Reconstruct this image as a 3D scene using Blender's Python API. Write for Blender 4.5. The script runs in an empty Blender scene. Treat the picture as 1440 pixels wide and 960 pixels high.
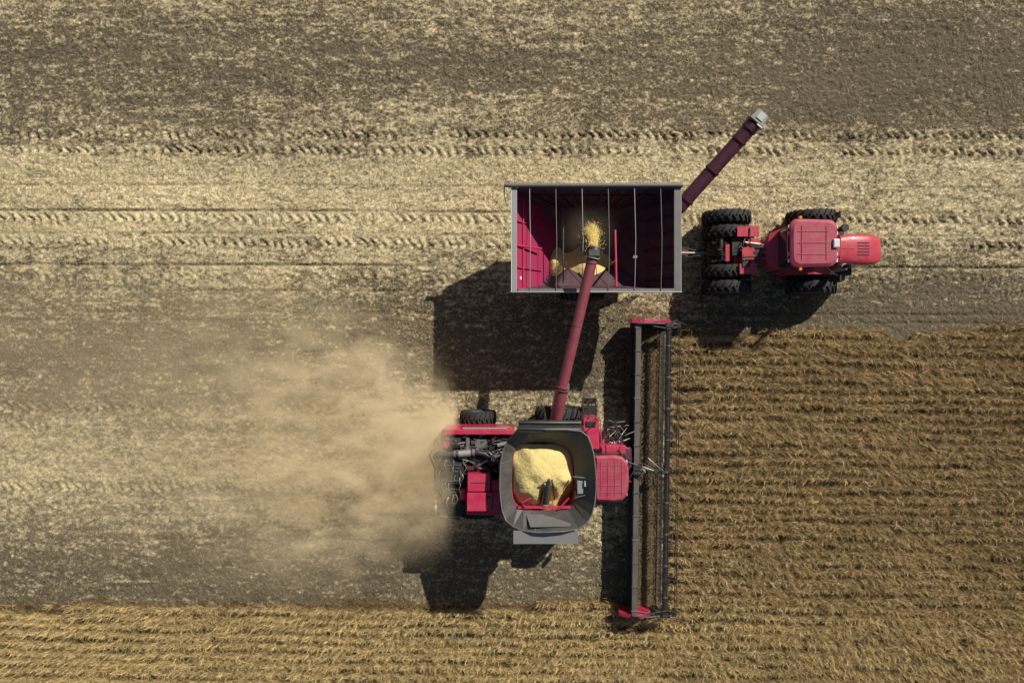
import bpy, math, random
import numpy as np
from mathutils import Vector
random.seed(4); rng=np.random.default_rng(4)
scn=bpy.context.scene
CAM_H=30.0
def S(px,py,z=0.0):
    "survey: measured spot + its real height -> metres"
    k=(CAM_H-z)/CAM_H/32.0
    return Vector(((px-720)*k,(480-py)*k,z))

# ------------------------------------------------------------ materials
def newmat(name):
    m=bpy.data.materials.new(name); m.use_nodes=True
    nt=m.node_tree; b=nt.nodes["Principled BSDF"]; return m,nt,b
def mat(name,col,rough=.5,metal=0.,dirt=.25,dirtcol=(.30,.22,.14),scale=3.,bump=0.,coat=0.):
    m,nt,b=newmat(name); N=nt.nodes; L=nt.links
    tc=N.new("ShaderNodeTexCoord")
    n1=N.new("ShaderNodeTexNoise"); n1.inputs["Scale"].default_value=scale; n1.inputs["Detail"].default_value=6; n1.inputs["Roughness"].default_value=.65
    L.new(tc.outputs["Object"],n1.inputs["Vector"])
    r=N.new("ShaderNodeMapRange"); r.inputs[1].default_value=.35; r.inputs[2].default_value=.75; r.inputs[3].default_value=dirt*.25; r.inputs[4].default_value=dirt*1.3
    L.new(n1.outputs[0],r.inputs[0])
    geo=N.new("ShaderNodeNewGeometry"); sep=N.new("ShaderNodeSeparateXYZ"); L.new(geo.outputs["Normal"],sep.inputs[0])
    up=N.new("ShaderNodeMapRange"); up.inputs[1].default_value=-.2; up.inputs[2].default_value=1; up.inputs[3].default_value=.4; up.inputs[4].default_value=1.
    L.new(sep.outputs[2],up.inputs[0])
    mul=N.new("ShaderNodeMath"); mul.operation='MULTIPLY'; mul.use_clamp=True; L.new(r.outputs[0],mul.inputs[0]); L.new(up.outputs[0],mul.inputs[1])
    mx=N.new("ShaderNodeMix"); mx.data_type='RGBA'; mx.inputs[6].default_value=(*col,1); mx.inputs[7].default_value=(*dirtcol,1)
    L.new(mul.outputs[0],mx.inputs[0]); L.new(mx.outputs[2],b.inputs["Base Color"])
    rr=N.new("ShaderNodeMapRange"); rr.inputs[3].default_value=rough; rr.inputs[4].default_value=min(1,rough+.4); L.new(mul.outputs[0],rr.inputs[0]); L.new(rr.outputs[0],b.inputs["Roughness"])
    b.inputs["Metallic"].default_value=metal; b.inputs["Coat Weight"].default_value=coat
    if bump:
        n2=N.new("ShaderNodeTexNoise"); n2.inputs["Scale"].default_value=scale*6; L.new(tc.outputs["Object"],n2.inputs["Vector"])
        bp=N.new("ShaderNodeBump"); bp.inputs["Strength"].default_value=bump; bp.inputs["Distance"].default_value=.03; L.new(n2.outputs[0],bp.inputs["Height"]); L.new(bp.outputs[0],b.inputs["Normal"])
    return m
RED=mat("red_paint",(.54,.008,.070),.33,dirt=.24,dirtcol=(.38,.22,.18),coat=.4)
TRED=mat("tractor_red_paint",(.52,.014,.052),.35,dirt=.27,dirtcol=(.38,.22,.18),coat=.4)
ROOF=mat("dusty_roof_paint",(.42,.018,.075),.45,dirt=.34,dirtcol=(.36,.22,.18),coat=.2)
CRIM=mat("lit_crimson_hopper_paint",(.46,.008,.095),.55,dirt=.65,dirtcol=(.14,.04,.07),scale=1.6)  # bright copy: sunlight painted into the left hopper wall and its ribs
MAROON=mat("shaded_dusty_hopper_paint",(.07,.016,.032),.6,dirt=.7,dirtcol=(.11,.09,.095))  # dusty, and darkened to paint shade onto the other hopper walls
AUG=mat("auger_paint",(.25,.028,.06),.42,dirt=.28,scale=1.5)
AUGD=mat("dark_auger_paint",(.075,.008,.032),.5,dirt=.10)
DG=mat("dark_grey_metal",(.050,.055,.060),.5,.2,dirt=.25)
HB=mat("header_grey_paint",(.085,.09,.095),.5,.2,dirt=.3)
MG=mat("grey_metal",(.14,.145,.15),.5,.2,dirt=.3)
LG=mat("light_grey_metal",(.36,.37,.37),.45,.3,dirt=.3)
BK=mat("black_metal",(.012,.012,.014),.5,dirt=.1)
RUB=mat("tyre_rubber",(.016,.016,.018),.8,dirt=.24,dirtcol=(.10,.085,.065),scale=5,bump=.3)
WH=mat("white_plastic",(.72,.72,.70),.4,dirt=.1)
SIL=mat("worn_steel",(.45,.44,.42),.35,.7,dirt=.4)
ORG=mat("amber_lens",(.8,.25,.02),.3,dirt=.05)
BELT=mat("draper_belt",(.024,.019,.014),.9,dirt=.95,dirtcol=(.13,.092,.05),scale=9,bump=.9)
ENG=mat("engine_grime",(.022,.022,.023),.7,dirt=.5,dirtcol=(.10,.08,.055),scale=7,bump=.6)
GLASS,nt,b=newmat("tinted_glass"); b.inputs["Base Color"].default_value=(.02,.03,.035,1); b.inputs["Roughness"].default_value=.06; b.inputs["Coat Weight"].default_value=.5
def attrmat(name,rough=.9,fine=40.,lo=.7,hi=1.25,bump=.0,bscale=30.):
    m,nt,b=newmat(name); N=nt.nodes; L=nt.links
    a=N.new("ShaderNodeAttribute"); a.attribute_name="Col"
    tc=N.new("ShaderNodeTexCoord"); n=N.new("ShaderNodeTexNoise"); n.inputs["Scale"].default_value=fine; n.inputs["Detail"].default_value=5; n.inputs["Roughness"].default_value=.7
    L.new(tc.outputs["Object"],n.inputs["Vector"])
    r=N.new("ShaderNodeMapRange"); r.inputs[1].default_value=.3; r.inputs[2].default_value=.7; r.inputs[3].default_value=lo; r.inputs[4].default_value=hi; L.new(n.outputs[0],r.inputs[0])
    v=N.new("ShaderNodeVectorMath"); v.operation='SCALE'; L.new(a.outputs["Color"],v.inputs[0]); L.new(r.outputs[0],v.inputs["Scale"])
    L.new(v.outputs[0],b.inputs["Base Color"]); b.inputs["Roughness"].default_value=rough; b.inputs["Specular IOR Level"].default_value=.1
    if bump:
        n2=N.new("ShaderNodeTexNoise"); n2.inputs["Scale"].default_value=bscale; n2.inputs["Detail"].default_value=6; L.new(tc.outputs["Object"],n2.inputs["Vector"])
        bp=N.new("ShaderNodeBump"); bp.inputs["Strength"].default_value=bump; bp.inputs["Distance"].default_value=.05; L.new(n2.outputs[0],bp.inputs["Height"]); L.new(bp.outputs[0],b.inputs["Normal"])
    return m
GROUND=attrmat("stubble_ground",fine=14.,lo=.58,hi=1.48,bump=.8,bscale=12.)
STRAW=attrmat("dry_straw",fine=3.,lo=.85,hi=1.15)
CROP=attrmat("dry_crop",fine=3.,lo=.8,hi=1.2)
GRAIN=mat("soybean_grain",(.80,.65,.26),.7,dirt=.5,dirtcol=(.58,.42,.14),scale=6,bump=.6)

# ------------------------------------------------------------ mesh builder
WORLD={}
class MB:
    def __init__(s): s.v=[];s.f=[];s.m=[];s.sm=[];s.mats=[];s.cur=0;s.parts=[]
    def use(s,m):
        if m not in s.mats: s.mats.append(m)
        s.cur=s.mats.index(m); return s
    def add(s,v,f,sm=False):
        o=len(s.v); s.v+= [tuple(a) for a in v]; fo=len(s.f)
        for q in f:
            s.f.append(tuple(i+o for i in q)); s.m.append(s.cur); s.sm.append(sm)
        s.parts.append((o,len(s.v),fo,len(s.f)))
    def box(s,c,d,rz=0,ts=(1,1),rx=0,ry=0):
        from mathutils import Euler
        R=Euler((rx,ry,rz)).to_matrix(); c=Vector(c); vs=[]
        for z,t in((-1,(1,1)),(1,ts)):
            for x,y in((-1,-1),(1,-1),(1,1),(-1,1)):
                vs.append(c+R@Vector((x*d[0]/2*t[0],y*d[1]/2*t[1],z*d[2]/2)))
        s.add(vs,[(3,2,1,0),(4,5,6,7),(0,1,5,4),(1,2,6,5),(2,3,7,6),(3,0,4,7)]); return s
    def rect(s,x0,y0,x1,y1,z0,z1,ts=(1,1)):
        a=S(x0,y0,z1);b=S(x1,y1,z1)
        return s.box(((a.x+b.x)/2,(a.y+b.y)/2,(z0+z1)/2),(abs(b.x-a.x),abs(a.y-b.y),z1-z0),ts=ts)
    def loft(s,rings,caps=True,closed=True,sm=False):
        n=len(rings[0]); vs=[p for r in rings for p in r]; fs=[]
        for i in range(len(rings)-1):
            for j in range(n if closed else n-1):
                k=(j+1)%n; fs.append((i*n+j,i*n+k,(i+1)*n+k,(i+1)*n+j))
        s.add(vs,fs,sm)
        if caps:
            s.add(rings[0],[tuple(range(n))[::-1]]); s.add(rings[-1],[tuple(range(n))])
        return s
    def tube(s,pts,r,n=12,caps=True):
        pts=[Vector(p) for p in pts]; rs=r if isinstance(r,(list,tuple)) else [r]*len(pts)
        rings=[]; prev=None
        for i,p in enumerate(pts):
            t=((pts[i+1] if i+1<len(pts) else p)-(pts[i-1] if i else p)).normalized()
            if prev is None:
                u=t.orthogonal().normalized()
            else:
                u=(prev-t*prev.dot(t)).normalized()
            prev=u; w=t.cross(u)
            rings.append([p+(u*math.cos(2*math.pi*j/n)+w*math.sin(2*math.pi*j/n))*rs[i] for j in range(n)])
        return s.loft(rings,caps,sm=True)
    def split(s,name,parent,gap=.02,**kw):
        "make one object per spatially separate cluster of pieces"
        P=s.parts; bb=[(np.array(s.v[a:b]).min(0)-gap,np.array(s.v[a:b]).max(0)+gap) for a,b,_,_ in P]
        g=list(range(len(P)))
        def fd(i):
            while g[i]!=i: i=g[i]
            return i
        for i in range(len(P)):
            for j in range(i):
                if np.all(bb[i][0]<bb[j][1]) and np.all(bb[j][0]<bb[i][1]): g[fd(i)]=fd(j)
        res=[]
        for root in sorted(set(fd(i) for i in range(len(P)))):
            q=MB(); q.mats=[]
            for i,(a,b,fa,fb) in enumerate(P):
                if fd(i)!=root: continue
                mt=s.mats[s.m[fa]]; q.use(mt); q.add(s.v[a:b],[tuple(k-a for k in f) for f in s.f[fa:fb]],s.sm[fa])
            res.append(q.obj(name,parent,**kw))
        return res
    def obj(s,name,parent=None,bevel=0.,solid=0.,label=None):
        xs=np.array(s.v); c=Vector((xs.min(0)+xs.max(0))/2)
        me=bpy.data.meshes.new(name); me.from_pydata([tuple(Vector(p)-c) for p in s.v],[],s.f)
        for m in s.mats: me.materials.append(m)
        me.polygons.foreach_set("material_index",s.m); me.polygons.foreach_set("use_smooth",s.sm); me.update()
        o=bpy.data.objects.new(name,me); scn.collection.objects.link(o)
        place(o,c,parent)
        if solid:
            q=o.modifiers.new("t",'SOLIDIFY'); q.thickness=solid; q.offset=0
        if bevel:
            q=o.modifiers.new("b",'BEVEL'); q.width=bevel; q.segments=2; q.limit_method='ANGLE'; q.angle_limit=math.radians(40)
        if label: o["label"]=label
        return o
def place(o,c,parent):
    if parent:
        o.parent=parent; o.location=c-WORLD[parent.name]
    else: o.location=c
    WORLD[o.name]=Vector(c)
def empty(name,c,label,cat):
    o=bpy.data.objects.new(name,None); o.empty_display_size=.5; scn.collection.objects.link(o)
    place(o,Vector(c),None); o["label"]=label; o["category"]=cat; return o
def B(m): return MB().use(m)

# wheels -------------------------------------------------------------
wcache={}
def wheel(parent,c,R,w,rim,rimmat):
    key=(R,w,rim,rimmat.name)
    if key not in wcache:
        t=B(RUB); n=44
        prof=[(-.36,rim),(-.48,rim+.06),(-.5,(rim+R)/2),(-.46,R-.1),(-.36,R-.05),(0,R-.03),(.36,R-.05),(.46,R-.1),(.5,(rim+R)/2),(.48,rim+.06),(.36,rim)]
        rings=[[Vector((math.cos(2*math.pi*j/n)*r,a*w,math.sin(2*math.pi*j/n)*r)) for j in range(n)] for a,r in prof]
        t.loft(rings,caps=False,sm=True)
        nl=22
        for side in(-1,1):
            for i in range(nl):
                a0=2*math.pi*(i+(.5 if side>0 else 0))/nl; vs=[]
                for (yy,da,rr) in((.0,.13,R),( .25,.04,R-.005),(.49,-.04,R-.05)):
                    for hw,rad in((-.035,rr-.07),(.035,rr-.07),(.03,rr+.035),(-.03,rr+.035)):
                        a=a0+da+hw/R*1.0; vs.append(Vector((math.cos(a)*rad,side*yy*w,math.sin(a)*rad)))
                rg=[vs[0:4],vs[4:8],vs[8:12]]
                t.loft(rg)
        r=B(rimmat)
        rp=[(-.40,rim+.02),(-.38,rim-.05),(-.1,rim-.08),(.1,rim-.08),(.38,rim-.05),(.40,rim+.02)]
        r.loft([[Vector((math.cos(2*math.pi*j/n)*q,a*w,math.sin(2*math.pi*j/n)*q)) for j in range(n)] for a,q in rp],caps=False,sm=True)
        for a in(-.08,.08):
            r.tube([(0,a*w-.02,0),(0,a*w+.02,0)],rim-.06,n=32)
        h=B(DG); h.tube([(0,-.36*w,0),(0,.36*w,0)],.16,n=16)
        for j in range(8):
            a=j*math.pi/4; h.tube([(math.cos(a)*.11,-.42*w,math.sin(a)*.11),(math.cos(a)*.11,.42*w,math.sin(a)*.11)],.02,n=6)
        wcache[key]=(h,t,r,[None]*3)
    h,t,r,me=wcache[key]
    out=[]
    for i,(mb,nm) in enumerate(((h,"wheel"),(t,"tyre"),(r,"rim"))):
        par=parent if i==0 else out[0]
        if me[i] is None:
            o=mb.obj(nm,None); me[i]=o.data
        else:
            o=bpy.data.objects.new(nm,me[i]); scn.collection.objects.link(o)
        place(o,Vector(c),par); out.append(o)
    return out[0]

# ------------------------------------------------------------ noise
def vn(x,y,sx,sy,seed):
    r=np.random.default_rng(seed).random((256,256))
    X=x/sx+1000.3;Y=y/sy+1000.7
    i=np.floor(X).astype(int);j=np.floor(Y).astype(int);fx=X-i;fy=Y-j
    fx=fx*fx*(3-2*fx);fy=fy*fy*(3-2*fy)
    g=lambda a,b:r[a%256,b%256]
    return (g(i,j)*(1-fx)+g(i+1,j)*fx)*(1-fy)+(g(i,j+1)*(1-fx)+g(i+1,j+1)*fx)*fy
def cov(x,y):
    py=480-y*32 + (vn(x,y,9,1.2,1)-.5)*44+(vn(x,y,1.6,.35,2)-.5)*26+(vn(x,y,.35,2.5,3)-.5)*34
    c=np.interp(py,[-60,0,35,80,135,165,190,225,290,330,365,395,430,480,520,560,620,670,720,765,800,850],
                   [.46,.47,.40,.25,.28,.40,.50,.76,.78,.74,.62,.47,.33,.20,.22,.34,.56,.61,.50,.33,.22,.22])
    c=c+(vn(x,y,5,.2,5)-.5)*.14
    c=c-np.clip((x-8)/40,0,.2)*(1-np.clip((y-3)/6,0,1)*.3)
    return np.clip(c,.05,.95)
def incrop(x,y):
    e=(vn(x,y,.5,.5,9)-.5)*.45+(vn(x,y,2.5,2.5,8)-.5)*.45
    return (y+e<-11.55)|((x+e*.5>6.95)&(y+e<.30+(x-7)*.02)&(y>-30))

# ------------------------------------------------------------ ground
out=[-600,-300,-150,-80,-50,-35,-28]
xs=np.array(out+list(np.arange(-24,24.001,.04))+[-a for a in out[::-1]])
ys=np.array(out+list(np.arange(-16.4,16.401,.04))+[-a for a in out[::-1]])
X,Y=np.meshgrid(xs,ys); nx,ny=len(xs),len(ys)
inner=(np.abs(X)<24.1)&(np.abs(Y)<16.5)
C=cov(X,Y)
fine=.30*vn(X,Y,.15,.08,11)+.22*vn(X,Y,.42,.16,12)+.28*vn(X,Y,.08,.06,13)+.20*rng.random(X.shape)
fine=(fine-.5)*1.85+.5
streak=vn(X,Y,2.5,.12,14)*.45+vn(X,Y,.6,.07,15)*.55
loc=np.clip((fine*.74+streak*.26-(1-C))*2.4+.4,0,1)
Z=(vn(X,Y,.35,.2,21)-.5)*.04+(vn(X,Y,.12,.10,22)-.5)*.048+(vn(X,Y,3,1,23)-.5)*.05
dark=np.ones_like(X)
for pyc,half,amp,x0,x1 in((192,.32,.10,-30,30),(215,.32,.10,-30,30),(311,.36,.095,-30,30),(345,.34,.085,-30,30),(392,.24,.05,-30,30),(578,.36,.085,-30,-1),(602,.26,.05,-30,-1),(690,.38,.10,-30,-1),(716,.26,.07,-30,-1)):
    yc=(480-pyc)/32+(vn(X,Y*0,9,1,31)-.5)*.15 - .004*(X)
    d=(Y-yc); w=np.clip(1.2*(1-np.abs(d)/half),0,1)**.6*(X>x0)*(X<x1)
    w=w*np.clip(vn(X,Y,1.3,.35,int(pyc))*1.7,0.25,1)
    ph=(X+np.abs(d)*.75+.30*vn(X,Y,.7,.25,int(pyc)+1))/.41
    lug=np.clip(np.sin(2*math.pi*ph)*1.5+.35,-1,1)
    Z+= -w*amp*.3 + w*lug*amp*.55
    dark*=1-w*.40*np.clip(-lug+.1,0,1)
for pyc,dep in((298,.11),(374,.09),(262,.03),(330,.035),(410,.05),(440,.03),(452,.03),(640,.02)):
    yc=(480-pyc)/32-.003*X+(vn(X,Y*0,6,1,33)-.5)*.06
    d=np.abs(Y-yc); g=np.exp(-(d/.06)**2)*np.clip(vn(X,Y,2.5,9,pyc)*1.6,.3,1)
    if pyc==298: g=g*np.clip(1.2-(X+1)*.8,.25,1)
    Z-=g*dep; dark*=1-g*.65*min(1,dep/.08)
soil=np.array([.130,.104,.066]); straw=np.array([.665,.55,.33])
col=soil+(straw-soil)*loc[...,None]
tint=vn(X,Y,5,1.5,41)
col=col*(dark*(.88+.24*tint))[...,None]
ic=incrop(X,Y)
cc=np.array([.125,.088,.043])*(.5+.9*fine)[...,None]
col[ic]=cc[ic]
far=~inner; col[far&~ic]=np.array([.26,.21,.125]); Z[far]=0; col[far&ic]=np.array([.20,.145,.07])
def npmesh(name,V,F,colr=None,m=None,nv=4):
    me=bpy.data.meshes.new(name); me.vertices.add(len(V)); me.vertices.foreach_set("co",V.astype(np.float32).ravel())
    me.loops.add(F.size); me.loops.foreach_set("vertex_index",F.astype(np.int32).ravel())
    me.polygons.add(len(F)); me.polygons.foreach_set("loop_start",np.arange(0,F.size,nv,dtype=np.int32))
    try: me.polygons.foreach_set("loop_total",np.full(len(F),nv,dtype=np.int32))
    except Exception: pass
    if colr is not None:
        a=me.attributes.new("Col",'FLOAT_COLOR','POINT'); a.data.foreach_set("color",np.concatenate([colr,np.ones((len(V),1))],1).astype(np.float32).ravel())
    if m: me.materials.append(m)
    me.update(calc_edges=True); me.validate()
    o=bpy.data.objects.new(name,me); scn.collection.objects.link(o); return o
idx=np.arange(nx*ny).reshape(ny,nx)
F=np.stack([idx[:-1,:-1],idx[:-1,1:],idx[1:,1:],idx[1:,:-1]],-1).reshape(-1,4)
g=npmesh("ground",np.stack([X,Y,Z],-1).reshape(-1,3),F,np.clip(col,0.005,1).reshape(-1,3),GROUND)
g["kind"]="structure"; g["label"]="harvested stubble field with tyre tracks and straw streaks"; g["category"]="field"
g.data.polygons.foreach_set("use_smooth",np.ones(len(F),dtype=bool))

# straw -------------------------------------------------------------
N=900000
x=rng.uniform(-24,24,N); y=rng.uniform(-12,16.3,N)
C_=cov(x,y)
keep=(rng.random(N)<np.clip(C_-.01+.3*(vn(x,y,1.0,.25,51)-.5),.06,.9)*.58)&(~incrop(x,y))
for pyc in(192,215,311,345): keep&=~((np.abs(y-(480-pyc)/32+.004*x)<.3)&(rng.random(N)<.3))
x=x[keep];y=y[keep];C_=C_[keep];n=len(x)
a=rng.normal(0,1.1,n); L=rng.uniform(.03,.12,n)*rng.choice([1,1.9],n,p=[.85,.15]); wd=rng.uniform(.0035,.0095,n)
d=np.stack([np.cos(a),np.sin(a)],-1); p=np.stack([-d[:,1],d[:,0]],-1)
zb=rng.uniform(.0,.04,n); ze=zb+rng.uniform(0,.07,n)
c0=np.stack([x,y],-1)
V=np.zeros((n,4,3))
V[:,0,:2]=c0-d*L[:,None]/2-p*wd[:,None]; V[:,1,:2]=c0+d*L[:,None]/2-p*wd[:,None]
V[:,2,:2]=c0+d*L[:,None]/2+p*wd[:,None]; V[:,3,:2]=c0-d*L[:,None]/2+p*wd[:,None]
V[:,0,2]=V[:,3,2]=zb; V[:,1,2]=V[:,2,2]=ze
br=(rng.uniform(.42,1.12,n)*(.60+.40*np.clip(C_*1.6,0,1)))[:,None]
cl=np.array([.665,.55,.33])*br+rng.uniform(-.02,.02,(n,3))
s=npmesh("straw_litter",V.reshape(-1,3),np.arange(n*4).reshape(-1,4),np.repeat(np.clip(cl,.02,1),4,0),STRAW)
s["kind"]="stuff"; s["label"]="pale chopped straw scattered over the harvested ground"; s["category"]="straw"

# crop ---------------------------------------------------------------
px_,py_=[],[]
for r in np.arange(-16.2,1.2,.40):
    xr=np.arange(-24,24,.088); px_.append(xr+rng.normal(0,.05,len(xr))); py_.append(r-.014*xr+rng.normal(0,.05,len(xr))+(vn(xr,xr*0+r,2.0,.4,61)-.5)*.20)
px_=np.concatenate(px_);py_=np.concatenate(py_)
k=incrop(px_,py_)&(vn(px_,py_,.8,.5,62)>.05); px_=px_[k];py_=py_[k]
NB=30
bx=np.repeat(px_,NB);by=np.repeat(py_,NB);n=len(bx)
plean=np.repeat(rng.normal(0,.05,(len(px_),2)),NB,0)
side=rng.random(n)<.45
a=np.where(side,rng.normal(0,.5,n)+np.where(rng.random(n)<.5,math.pi,0)+(vn(bx,by,2.5,1.5,66)-.5)*1.4-.15,rng.uniform(0,2*math.pi,n))
L=np.where(side,rng.uniform(.10,.44,n),rng.uniform(.05,.26,n))
hh=np.repeat(rng.uniform(.42,.58,len(px_))*(.88+.24*vn(px_,py_,1.5,.8,63)),NB)
z0=rng.uniform(.03,.7,n)*hh; z2=np.minimum(z0+rng.uniform(.0,.35,n),hh*1.1); 
d=np.stack([np.cos(a),np.sin(a)],-1)
P0=np.stack([bx,by],-1)+plean*(z0/.5)[:,None]+rng.normal(0,.022,(n,2))
bend=rng.normal(0,.5,n)
d2=np.stack([np.cos(a+bend),np.sin(a+bend)],-1)
P1=P0+d*L[:,None]*.5; P2=P1+d2*L[:,None]*.5
z1=(z0+z2)/2+rng.uniform(0,.07,n)
wd=rng.uniform(.0028,.008,n)
pp=np.stack([-d[:,1],d[:,0]],-1)*wd[:,None]
V=np.zeros((n,6,3))
for i,(P,zz,t) in enumerate(((P0,z0,1),(P1,z1,1),(P2,z2,.5))):
    V[:,2*i,:2]=P-pp*t;V[:,2*i+1,:2]=P+pp*t;V[:,2*i,2]=zz;V[:,2*i+1,2]=zz+rng.uniform(-.004,.004,n)
base=np.arange(n)[:,None]*6
F=np.concatenate([base+np.array([0,2,3,1]),base+np.array([2,4,5,3])],0)
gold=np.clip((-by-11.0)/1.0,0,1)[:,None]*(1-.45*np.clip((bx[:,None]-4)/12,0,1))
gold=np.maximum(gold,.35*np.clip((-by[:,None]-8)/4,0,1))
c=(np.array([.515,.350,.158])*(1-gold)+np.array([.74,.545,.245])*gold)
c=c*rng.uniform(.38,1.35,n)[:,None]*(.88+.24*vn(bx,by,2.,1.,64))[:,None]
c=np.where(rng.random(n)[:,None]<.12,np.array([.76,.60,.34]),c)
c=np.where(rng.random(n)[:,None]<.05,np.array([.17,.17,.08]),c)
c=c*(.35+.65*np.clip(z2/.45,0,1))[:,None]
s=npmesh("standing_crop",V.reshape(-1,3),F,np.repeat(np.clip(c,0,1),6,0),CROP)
s["kind"]="stuff"; s["label"]="standing rows of dry golden brown soybean plants"; s["category"]="crop"
print("crop blades",n)

# ============================================================ GRAIN CART
cart=empty("grain_cart",(3.2,3.9,0),"open maroon grain cart being filled, hitched to the red tractor","grain cart")
x0,x1,y0,y1=.0,6.44,1.92,5.92
def rr(ax0,ay0,ax1,ay1,z): return [Vector((ax0,ay0,z)),Vector((ax1,ay0,z)),Vector((ax1,ay1,z)),Vector((ax0,ay1,z))]
h=MB()
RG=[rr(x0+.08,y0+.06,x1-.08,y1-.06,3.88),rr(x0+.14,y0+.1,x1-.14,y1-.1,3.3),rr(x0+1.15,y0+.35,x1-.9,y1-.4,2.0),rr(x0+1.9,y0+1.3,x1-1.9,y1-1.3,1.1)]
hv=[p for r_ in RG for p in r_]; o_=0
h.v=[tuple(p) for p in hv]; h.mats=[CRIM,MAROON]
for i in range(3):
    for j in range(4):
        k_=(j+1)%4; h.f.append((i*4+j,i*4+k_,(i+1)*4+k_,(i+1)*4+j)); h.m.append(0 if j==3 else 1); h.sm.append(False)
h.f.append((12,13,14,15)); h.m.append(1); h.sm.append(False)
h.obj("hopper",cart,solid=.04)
m=B(LG)
m.box((x0+.09,(y0+y1)/2,3.86),(.2,y1-y0-.02,.14)); m.use(WH).box((x0-.02,(y0+y1)/2,3.88),(.035,y1-y0,.1))
m.use(MG).box((x1-.12,(y0+y1)/2,3.86),(.26,y1-y0-.02,.14)); m.use(LG).box((x1+.02,(y0+y1)/2,3.88),(.035,y1-y0,.1))
m.use(MG).box(((x0+x1)/2,y0+.04,3.86),(x1-x0-.46,.12,.14))
m.use(LG).tube([(x0-.06,y0-.03,3.92),(x1+.05,y0-.03,3.92)],.035)
m.use(DG).box(((x0+x1)/2,y1-.05,3.86),(x1-x0-.46,.12,.14))
m.obj("rim",cart,bevel=.015)
m=B(MG); m.tube([(x0-.3,y1+.04,3.98),(x0,y1+.03,3.98),(x1+.05,y1+.03,3.98)],.085); m.use(LG).tube([(x0-.3,y1+.04,3.98),(x0-.3,y1-.3,3.6),(x0-.22,y1-.5,2.9)],.018,n=6)
m.obj("rolled_tarp",cart)
for i in range(6):
    bx0=x0+.68+i*1.0; t=B(MG if i%2 else LG)
    t.tube([(bx0,y0+.02,3.95),(bx0+.01,y0+1,4.03),(bx0+.02,y0+2,4.06),(bx0,y0+3,4.03),(bx0-.01,y1-.02,3.95)],.016,n=6); t.obj("tarp_bow",cart)
B(RED).tube([(4.1,2.15,3.2),(4.08,4.4,3.0)],.045).tube([(4.1,3.2,1.4),(4.1,3.2,3.15)],.04).obj("hopper_brace",cart)
B(RED).tube([(.45,2.2,3.0),(.45,5.6,3.0)],.03).tube([(.2,3.75,3.3),(1.2,3.75,2.4)],.04).obj("hopper_brace",cart)
B(DG).tube([(2.05,2.3,2.7),(2.05,5.6,2.7)],.03).obj("hopper_brace",cart)
for xx in np.arange(.7,6.1,.56):
    B(AUGD).tube([(xx,y1-.13,3.75),(xx,y1-.17,3.3),(.5*xx+1.6,y1-.47,2.0)],.04,n=6).obj("wall_rib",cart)
for yy in (2.5,3.1,3.7,4.3,4.9,5.5):
    B(AUGD).tube([(x1-.16,yy,3.75),(x1-.22,yy,3.3),(x1-.98,yy,2.0)],.04,n=6).obj("wall_rib",cart)
for yy in (2.9,4.7):
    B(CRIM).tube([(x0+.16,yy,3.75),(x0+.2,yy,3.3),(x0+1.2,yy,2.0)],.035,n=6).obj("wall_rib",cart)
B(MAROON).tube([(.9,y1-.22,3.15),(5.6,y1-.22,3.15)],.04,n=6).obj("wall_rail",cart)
m=B(WH); m.box((.36,3.75,3.06),(.12,.1,.02),ry=.9).box((4.95,3.4,2.55),(.16,.1,.02),ry=-.6).box((.34,2.5,3.1),(.1,.12,.02),ry=.9); m.split("decal",cart)
for xx in (1.1,2.2,3.2,4.2,5.3):
    for yy,dy in((y0+.06,1),(y1-.06,-1)):
        B(AUGD).tube([(xx,yy-.03*dy,3.8),(xx,yy+.02*dy,3.3),(xx,yy+.28*dy,2.0)],.045,n=6).obj("side_rib",cart)
m=B(AUGD); m.box((3.2,3.92,.95),(5.2,.9,.3)); m.box((3.2,3.92,1.2),(.5,2.9,.25)); m.box((2.2,3.92,.8),(.25,2.6,.2))
m.obj("chassis",cart,bevel=.02)
m=B(AUGD); m.loft([[Vector((5.6,3.4,.7)),Vector((5.6,4.4,.7)),Vector((5.6,4.4,.95)),Vector((5.6,3.4,.95))],[Vector((7.75,3.68,.55)),Vector((7.75,3.86,.55)),Vector((7.75,3.86,.72)),Vector((7.75,3.68,.72))]])
m.use(BK).tube([(6.2,3.9,1.0),(6.9,4.05,1.25),(7.6,3.9,1.0),(8.1,3.8,1.1)],.025,n=8).tube([(6.2,3.6,1.0),(7,3.5,1.3),(8.1,3.65,1.1)],.02,n=8)
m.use(SIL).tube([(6.3,3.77,1.0),(8.3,3.75,.95)],.05)
m.obj("drawbar",cart,bevel=.01)
for yy in(2.15,5.7): wheel(cart,(3.0,yy,.92),.92,.72,.45,MG)
m=B(MG)
for yy in(1.62,): 
    for xx in(4.55,4.95): m.tube([(xx,yy+.2,3.6),(xx,yy-.0,.9)],.02,n=6)
    for k_ in range(7): m.tube([(4.55,yy+.02*k_,1.0+k_*.38),(4.95,yy+.02*k_,1.0+k_*.38)],.016,n=6)
m.obj("ladder",cart)
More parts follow.
